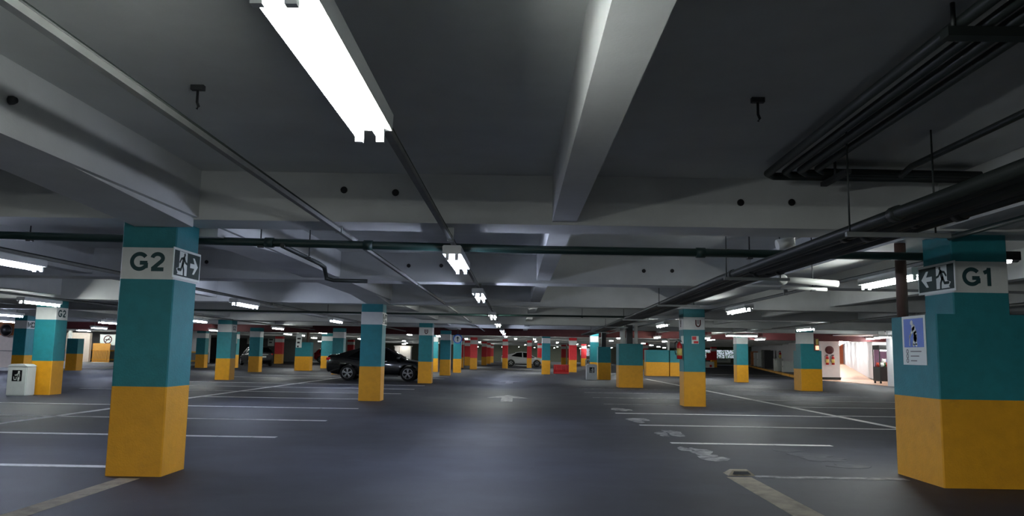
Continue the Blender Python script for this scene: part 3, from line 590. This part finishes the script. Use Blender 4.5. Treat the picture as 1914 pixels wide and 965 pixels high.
# red plastic road barrier
t = thing('road_barrier', 'red plastic road barrier beside the red pillar', 'barrier', (2.95, 52.7, 0))
b = B(); P = [(-.25, 0), (.25, 0), (.25, .12), (.13, .28), (.1, .6), (-.1, .6), (-.13, .28), (-.25, .12)]
a = [b.verts.new((-.5, y, z)) for y, z in P]; c = [b.verts.new((.5, y, z)) for y, z in P]; b.faces.new(a); b.faces.new(c[::-1])
for i in range(8): b.faces.new((a[i], a[(i + 1) % 8], c[(i + 1) % 8], c[i]))
obj('body', b, 'barrier_red', t)
for x in (-.3, 0, .3): obj('rib', bx(B(), x - .02, x + .02, -.2, -.09, .1, .5), 'red_paint', t)
# lane stud on the right lane line
t = thing('lane_stud', 'raised pale lane stud at the end of the right yellow line', 'stud', (2.45, 8.83, 0))
b = B(); lo = [(-.15, -.11), (.15, -.11), (.15, .11), (-.15, .11)]; hi = [(-.09, -.045), (.09, -.045), (.09, .045), (-.09, .045)]
a = [b.verts.new((x, y, 0)) for x, y in lo]; c = [b.verts.new((x, y, .05)) for x, y in hi]; b.faces.new(a[::-1]); b.faces.new(c)
for i in range(4): b.faces.new((a[i], a[(i + 1) % 4], c[(i + 1) % 4], c[i]))
obj('body', b, 'line_yellow', t)
b = B(); face(b, [(-.10, -.0985, .012), (.10, -.0985, .012), (.075, -.0615, .04), (-.075, -.0615, .04)]); bmesh.ops.translate(b, verts=b.verts, vec=(0, -.004, .002)); obj('reflector', b, 'dark_grey', t, flip=False)

# ------------------------------------------------------------------ extinguishers
def extinguisher(loc, label, k=1.0, name='fire_extinguisher', group='fire extinguishers'):
    t = thing(name, label, 'extinguisher', loc, 0, group)
    obj('cylinder', lathe(B(), [(.06 * k, 0), (.075 * k, .01), (.075 * k, .36 * k), (.06 * k, .41 * k), (.025 * k, .44 * k), (.025 * k, .47 * k)], seg=16), 'ext_red', t)
    obj('label', lathe(B(), [(.0765 * k, .10 * k), (.0765 * k, .29 * k)], seg=16), 'ext_label', t)
    obj('valve', bx(B(), -.07 * k, .05 * k, -.015 * k, .015 * k, .47 * k, .52 * k), 'black', t)
    obj('wall_clip', bx(B(), -.03 * k, .03 * k, .05 * k, .085 * k, .2 * k, .3 * k), 'black', t)
    obj('hose', tube(B(), [(-.05 * k, 0, .49 * k), (-.12 * k, -.02, .44 * k), (-.12 * k, -.02, .2 * k), (-.10 * k, -.02, .12 * k)], .013 * k, 6), 'black', t)
    return t
extinguisher((4.225, 20.62, 1.20), 'red fire extinguisher on the left side of the sticker pillar', .95)
t = thing('wall_bracket', 'white bracket board behind the pillar extinguisher', 'bracket', (4.3, 20.62, 1.6)); obj('board', bx(B(), -.012, .008, -.12, .1, 0, .2), 'sign_white', t); obj('hook', bx(B(), -.06, -.01, -.02, .02, .05, .07), 'black', t)
extinguisher((24.6, 74.2, 1.15), 'red extinguisher on the slanted white wall', 1.5)
extinguisher((18.7, 47.885, .92), 'left extinguisher on the white wall beside the lobby', 1.15); extinguisher((19.05, 47.885, .92), 'right extinguisher on the white wall beside the lobby', 1.15)
t = thing('hose_reel', 'dark red hose reel on the white wall above the extinguishers', 'hose reel', (18.85, 47.95, 1.80)); obj('drum', lathe(B(), [(.1, -.14), (.24, -.14), (.24, -.11), (.13, -.1), (.13, -.04), (.24, -.03), (.24, 0), (.1, 0)], seg=20, axis='y'), 'red_beam', t); obj('hose', lathe(B(), [(.2, -.1), (.2, -.04)], seg=20, axis='y'), 'ext_red', t); obj('axle', tube(B(), [(0, -.2, 0), (0, .02, 0)], .03, 8), 'dark_grey', t)
t = thing('alarm_box', 'red glowing alarm box beside the stepped pillar top', 'alarm', (11.93, 31.75, 1.58)); obj('cabinet', bx(B(), -.09, .12, -.1, .15, 0, .5), 'brown', t); obj('lamp', bx(B(), -.02, .10, -.13, -.1, .04, .2), 'alarm_lit', t); obj('notice', bx(B(), .0, .09, -.115, -.1, .24, .46), 'ext_label', t)
# convex mirror at far left
t = thing('convex_mirror', 'dark round convex mirror above the beige wall at far left', 'mirror', (-25.9, 39.85, 2.03)); obj('dome', lathe(B(), [(.02, -.14), (.14, -.12), (.25, -.06), (.3, 0)], seg=20, axis='y'), 'black', t); obj('rim', lathe(B(), [(.3, -.02), (.33, -.02), (.33, .03), (.3, .03)], seg=20, axis='y'), 'brown', t); obj('arm', tube(B(), [(0, .03, 0), (0, .2, -.1)], .02, 6), 'dark_grey', t)
# orange gate far left
t = thing('gate', 'orange slatted gate at the far left wall', 'gate', (-32.6, 61.9, 0)); obj('frame', bx(bx(bx(bx(B(), -.68, -.62, -.03, .03, .05, 1.55), .62, .68, -.03, .03, .05, 1.55), -.62, .62, -.03, .03, .05, .15), -.62, .62, -.03, .03, 1.0, 1.55), 'gate_orange', t)
for i in range(12): obj('slat', bx(B(), -.6 + i * .1, -.54 + i * .1, -.015, .015, .15, 1.0), 'gate_orange', t)

# ------------------------------------------------------------------ right side fittings
def wallpos(y, off=.0): return 18.6 + 21.3 * (y - 48.3) / 86.7 - off
t = thing('round_bin', 'white cylindrical bin at the slanted white wall', 'bin', (22.7, 69.0, .14)); obj('body', lathe(B(), [(.38, 0), (.4, .02), (.4, .95), (.36, 1.0)], seg=20), 'bin_white', t); obj('lid', lathe(B(), [(.42, 1.0), (.42, 1.06), (.2, 1.12)], seg=20), 'pvc', t)
for y, w_, h_, m, lab in [(62, 1.6, .9, 'bin_white', 'low white cabinet nearest the stepped pillar'), (84, 1.4, 1.9, 'dark_grey', 'dark grey meter cabinet along the slanted wall'), (88, 1.4, 2.0, 'wall_grey', 'mid grey meter cabinet along the slanted wall'), (96, 1.6, 1.7, 'bin_white', 'nearer tall white cabinet along the slanted wall'), (104, 1.8, 1.8, 'bin_white', 'farther tall white cabinet along the slanted wall'), (112, 1.6, 2.0, 'wood', 'brown cabinet at the far end of the slanted wall')]:
    t = thing('utility_cabinet', lab, 'cabinet', (wallpos(y, .75), y, .14), -.24, 'cabinets along the slanted wall')
    obj('body', bx(B(), -.45, .45, -w_ / 2, w_ / 2, 0, h_), m, t)
    for s in (-1, 1):
        d = obj('door', bx(B(), -.465, -.45, min(0, s * w_ / 2) + .02, max(0, s * w_ / 2) - .02, .08, h_ - .06), m, t); obj('handle', bx(B(), -.48, -.465, s * .1 - .015, s * .1 + .015, h_ * .5, h_ * .58), 'black', d)
    obj('plinth', bx(B(), -.46, .46, -w_ / 2 - .01, w_ / 2 + .01, -.01, .06), 'dark_grey', t)
t = thing('sign_stand', 'red and white sign stand right of the sticker pillar', 'sign', (21.3, 88, 0)); obj('panel', bx(B(), -.3, .3, -.02, .02, .9, 1.7), 'red_paint', t); obj('plate', bx(B(), -.55, .55, -.05, -.0, .1, .75), 'sign_white', t); obj('leg', bx(B(), -.04, .04, 0, .05, 0, .95), 'dark_grey', t); obj('print', bx(B(), .05, .3, -.055, -.05, .15, .4), 'red_paint', t)
# claw machine in the lobby
t = thing('arcade_machine', 'black arcade claw machine with plush toys in the lit lobby', 'machine', (19.55, 42.35, .02))
obj('base', bx(B(), -.42, .42, -.4, .4, .12, .86), 'black', t); obj('roof', bx(B(), -.42, .42, -.4, .4, 1.78, 2.02), 'black', t)
for x in (-.42, .38):
    for y in (-.4, .36): obj('corner_post', bx(B(), x, x + .04, y, y + .04, .86, 1.78), 'black', t)
obj('light_bar', bx(B(), -.36, .36, -.36, -.3, 1.70, 1.77), 'lit_panel', t); obj('back_panel', bx(B(), -.38, .38, .3, .33, .86, 1.78), 'machine_back', t)
for x in (-.36, .36):
    for y in (-.33, .33): obj('caster', lathe(B(), [(.06, -.03), (.06, .03)], (x, y, .06), 12, 'x'), 'rubber', t)
k = 0
for x, y, z, r_, m in [(-.2, -.15, .98, .13, 'toy_b'), (.12, -.18, .97, .12, 'toy_a'), (0, .05, 1.0, .14, 'toy_c'), (.26, .05, .98, .12, 'toy_b'), (-.25, .12, .98, .12, 'toy_a'), (-.05, -.1, 1.18, .12, 'toy_b'), (.15, 0, 1.17, .1, 'toy_d')]:
    p = thing('plush_toy', 'small %s plush toy heaped inside the claw machine, %s' % ({'toy_a': 'red', 'toy_b': 'white', 'toy_c': 'green', 'toy_d': 'blue'}[m], ['front left', 'front right', 'centre', 'right side', 'back left', 'top of the heap', 'upper right'][k]), 'toy', (19.55 + x, 42.35 + y, .02 + z), 0, 'plush toys in the claw machine'); k += 1
    b = B(); bmesh.ops.create_icosphere(b, subdivisions=2, radius=r_); obj('body', b, m, p)
    for s in (-1, 1):
        b = B(); bmesh.ops.create_icosphere(b, subdivisions=1, radius=r_ * .35, matrix=Matrix.Translation((s * r_ * .7, -.02, r_ * .8))); obj('ear', b, m, p)
t = thing('display_shelf', 'lit display shelf left of the claw machine', 'shelf', (21.55, 46.6, .02))
obj('back', bx(B(), -.45, .45, .25, .3, 0, 1.95), 'wall_white', t); obj('side', bx(B(), -.48, -.45, -.25, .3, 0, 1.95), 'wall_white', t); obj('side', bx(B(), .45, .48, -.25, .3, 0, 1.95), 'wall_grey', t)
for z in (.55, .95, 1.3, 1.62): obj('shelf_board', bx(B(), -.45, .45, -.25, .25, z, z + .03), 'wall_white', t)
obj('cupboard', bx(B(), -.45, .45, -.22, .25, .08, .55), 'wall_grey', t)

# white booth far behind the sedan
t = thing('booth', 'bright white booth far behind the black sedan bonnet', 'booth', (-15.9, 110.6, 0)); obj('wall', bx(B(), -1.1, 1.1, -.6, .6, 0, 2.0), 'wall_white', t); obj('roof', bx(B(), -1.2, 1.2, -.7, .7, 2.0, 2.1), 'white_paint', t); obj('corner_strip', bx(B(), -.5, -.44, -.62, -.6, 0, 2.0), 'channel', t)

# ------------------------------------------------------------------ cars
def apply_mods(o):
    dg = bpy.context.evaluated_depsgraph_get(); me = bpy.data.meshes.new_from_object(o.evaluated_get(dg)); old = o.data; o.modifiers.clear(); o.data = me; bpy.data.meshes.remove(old)
def car(loc, rz, paint, label, wb=2.62, hatch=False):
    t = thing('car', label, 'car', loc, rz)
    xr, xf = -wb / 2, wb / 2; R = .325
    ro = .72 if hatch else 1.0
    S = [(xr - ro, .45, .92, .62), (xr - ro + .05, .34, 1.07, .74), (xr - ro * .75, .24, 1.13, .82), (xr, .2, 1.08, .865), (-.4, .19, .98, .875), (.5, .19, .95, .875), (xf - .35, .2, .94, .87), (xf, .2, .91, .855), (xf + .5, .22, .82, .80), (xf + .78, .28, .73, .70), (xf + .86, .40, .63, .6)]
    b = B(); rings = []
    for x, zb, zt, w_ in S:
        h = zt - zb
        half = [(w_ * .8, zb), (w_ * .95, zb + .1 * h), (w_, zb + .42 * h), (w_ * .985, zb + .72 * h), (w_ * .93, zb + .93 * h), (w_ * .78, zt), (w_ * .35, zt + .025)]
        pts = [(y, z) for y, z in half] + [(-y, z) for y, z in half[::-1]]
        rings.append([b.verts.new((x, y, z)) for y, z in pts])
    n = len(rings[0])
    for a, c in zip(rings, rings[1:]):
        for j in range(n): b.faces.new((a[j], a[(j + 1) % n], c[(j + 1) % n], c[j]))
    b.faces.new(rings[0]); b.faces.new(rings[-1])
    for f in b.faces: f.smooth = True
    body = obj('body', b, paint, t)
    m = body.modifiers.new('s', 'SUBSURF'); m.levels = 2; m.render_levels = 2
    cut = []
    for x in (xr, xf):
        cb = lathe(B(), [(R + .06, -1.2), (R + .06, 1.2)], (x, 0, R), 28, 'y'); co = obj('cutter', cb, 'black'); cut.append(co)
        cm = body.modifiers.new('b', 'BOOLEAN'); cm.object = co; cm.operation = 'DIFFERENCE'; cm.solver = 'EXACT'
    body.parent = None; bpy.context.view_layer.update(); apply_mods(body); body.parent = t
    for co in cut: bpy.data.objects.remove(co)
    obj('underbody', bx(B(), xr - .3, xf + .4, -.62, .62, .24, .5), 'black', t)
    # greenhouse
    if hatch: G = [(xr - .62, .98), (xr - .42, 1.28), (xr - .2, 1.43), (-.3, 1.49), (.3, 1.45), (.72, 1.22), (1.12, .96)]
    else: G = [(xr - .55, 1.12), (xr - .05, 1.28), (xr + .42, 1.41), (-.25, 1.465), (.32, 1.42), (.72, 1.2), (1.14, .96)]
    zb, wbs, wts, zm = .93, .80, .575, 1.465
    yw = lambda z: wbs + (wts - wbs) * max(0, (z - zb)) / (zm - zb)
    b = B(); rings = []
    for x, zt in G:
        y1 = yw(zt - .02); ym = yw((zb + zt) / 2)
        pts = [(wbs, zb - .06), (ym, (zb + zt) / 2), (y1, zt - .03), (y1 * .75, zt), (0, zt + .01)]
        pts = pts + [(-y, z) for y, z in pts[:-1][::-1]]
        rings.append([b.verts.new((x, y, z)) for y, z in pts])
    n = len(rings[0])
    for a, c in zip(rings, rings[1:]):
        for j in range(n - 1): f = b.faces.new((a[j], a[j + 1], c[j + 1], c[j])); f.smooth = True
    b.faces.new(rings[0]); b.faces.new(rings[-1]); obj('glass', b, 'car_glass', t)
    b = B()                                          # roof skin
    R0 = [g for g in G if g[1] > 1.38]; rings = []
    for x, zt in R0: y1 = yw(zt - .02); rings.append([b.verts.new((x, y, z)) for y, z in ((y1 + .012, zt - .06), (y1 + .008, zt - .015), (y1 * .75, zt + .015), (0, zt + .025), (-y1 * .75, zt + .015), (-y1 - .008, zt - .015), (-y1 - .012, zt - .06))])
    for a, c in zip(rings, rings[1:]):
        for j in range(6): f = b.faces.new((a[j], a[j + 1], c[j + 1], c[j])); f.smooth = True
    obj('roof', b, paint, t)
    for s in (-1, 1):
        def strip(P, nm, m, off=.012):
            b = B(); f0 = [b.verts.new((x, s * (yw(z) + off), z)) for x, z in P]; f1 = [b.verts.new((x, s * (yw(z) - .03), z)) for x, z in P]; n_ = len(P)
            b.faces.new(f0); b.faces.new(f1[::-1])
            for i in range(n_): b.faces.new((f0[i], f0[(i + 1) % n_], f1[(i + 1) % n_], f1[i]))
            return obj(nm, b, m, t)
        strip([(1.14, .94), (1.04, .94), (.30, 1.36), (.34, 1.42)], 'front_pillar', paint)
        strip([(-.18, .94), (-.08, .94), (-.12, 1.41), (-.20, 1.41)], 'centre_pillar', paint)
        g0, g2 = G[0], G[2]
        strip([(g0[0] + .02, .95), (g0[0] + .02, g0[1] - .02), (g2[0], g2[1] - .04), (g2[0] + .14, g2[1] - .06), (g0[0] + .42, .95)], 'rear_pillar', paint)
        obj('mirror', bx(B(), .82, .97, s * .84 - .0 * s if s > 0 else -.98, .98 if s > 0 else -.84, .95, 1.06), paint, t)
        for x in (-.75, .22): obj('door_handle', bx(B(), x, x + .17, min(s * .865, s * .895), max(s * .865, s * .895), .83, .86), 'rim', t)
        obj('sill_trim', bx(B(), xr + .42, xf - .42, min(s * .80, s * .86), max(s * .80, s * .86), .2, .27), 'black', t)
        b = B(); bx(b, xr - ro + .03, xr - ro + .22, min(s * .5, s * .775), max(s * .5, s * .775), .86, .98); bmesh.ops.bevel(b, geom=b.edges[:], offset=.02, segments=2, affect='EDGES'); obj('tail_light', b, 'tail_red', t)
        b = B(); bx(b, xf + .55, xf + .80, min(s * .42, s * .73), max(s * .42, s * .73), .62, .74); bmesh.ops.bevel(b, geom=b.edges[:], offset=.03, segments=2, affect='EDGES'); obj('headlight', b, 'head_clear', t)
        for x in (xr, xf):
            w_ = obj('wheel', lathe(B(), [(.2, -.1), (R - .03, -.1), (R, -.07), (R, .07), (R - .03, .1), (.2, .1)], (0, 0, 0), 26, 'y'), 'rubber', t, (x, s * .765, R))
            obj('hub_well', lathe(B(), [(.215, -.02), (.215, .02)], (0, s * .075, 0), 20, 'y'), 'black', w_)
            b = B(); lathe(b, [(.20, .095 * s), (.225, .11 * s), (.225, .085 * s), (.19, .085 * s)], (0, 0, 0), 26, 'y')
            lathe(b, [(.055, .085 * s), (.06, .112 * s), (.03, .116 * s)], (0, 0, 0), 12, 'y')
            for k_ in range(5):
                a_ = k_ * 2 * math.pi / 5 + .3
                for da, wd in ((-.16, .028), (.16, .028)):
                    p0 = (.045 * math.cos(a_), s * .104, .045 * math.sin(a_)); p1 = (.205 * math.cos(a_ + da), s * .1, .205 * math.sin(a_ + da)); tube(b, [p0, p1], [.024, .021], 6)
            obj('rim', b, 'rim', w_)
    obj('plate', bx(B(), xr - ro - .015, xr - ro + .03, -.24, .24, .66, .78), 'sign_white', t); obj('plate', bx(B(), xf + .84, xf + .875, -.22, .22, .42, .53), 'sign_white', t)
    obj('grille', bx(B(), xf + .80, xf + .868, -.38, .38, .54, .62), 'black', t)
    obj('lower_grille', bx(B(), xf + .78, xf + .872, -.45, .45, .30, .40), 'black', t)
    obj('chrome_strip', bx(B(), xr - ro - .012, xr - ro + .04, -.4, .4, .88, .91), 'rim', t)
    return t
car((-6.02, 35.2, 0), 0, 'black_car', 'black sedan parked crosswise behind the teal pillars')
car((.72, 80.8, 0), 0, 'white_car', 'white car parked behind two red pillars')
car((-20.6, 62.5, 0), 2.14, 'navy_car', 'dark hatchback parked behind the left teal pillars', hatch=True)
car((-19.5, 84.5, 0), 0, 'red_car', 'small red car showing between the low block and pale pillar', hatch=True)

# ------------------------------------------------------------------ trees beyond the far openings
def shrub(x, y, h, label):
    t = thing('tree', label, 'tree', (x, y, -1.5), 0, 'trees beyond the far openings')
    obj('trunk', tube(B(), [(0, 0, 0), (.1, 0, h * .6), (0, .1, h * .9)], [.14, .1, .04], 7), 'bark', t)
    b = B(); rnd = random.Random(int(x * 10))
    for i in range(420):
        c = Vector((max(-1.05, min(1.05, rnd.gauss(0, .7))), rnd.gauss(0, .5), h * .55 + rnd.gauss(0, h * .22))); a = rnd.random() * 6.28; e = rnd.uniform(-.8, .8); s = rnd.uniform(.1, .22)
        u = Vector((math.cos(a), math.sin(a), e)).normalized() * s; v = Vector((-math.sin(a), math.cos(a), rnd.uniform(-.5, .5))).normalized() * s * .6
        face(b, [c - u, c + v, c + u, c - v])
    obj('crown', b, 'foliage', t, flip=False)
for x, y, h, lab in [(31.7, 138.5, 4.8, 'green tree at the left of the wide daylight opening'), (34.0, 138.8, 5.2, 'green tree second from the left in the wide daylight opening'), (36.2, 138.4, 4.6, 'green tree right of centre in the wide daylight opening'), (38.4, 139, 5.0, 'green tree at the right of the wide daylight opening'), (11.6, 138.5, 5.0, 'green tree in the narrow far opening left of the turquoise pillar')]:
    shrub(x, y, h, lab)
gr = bx(B(), 5, 50, YF + .3, YF + 14, -1.6, -1.5); struct('ground_outside', gr, 'foliage')
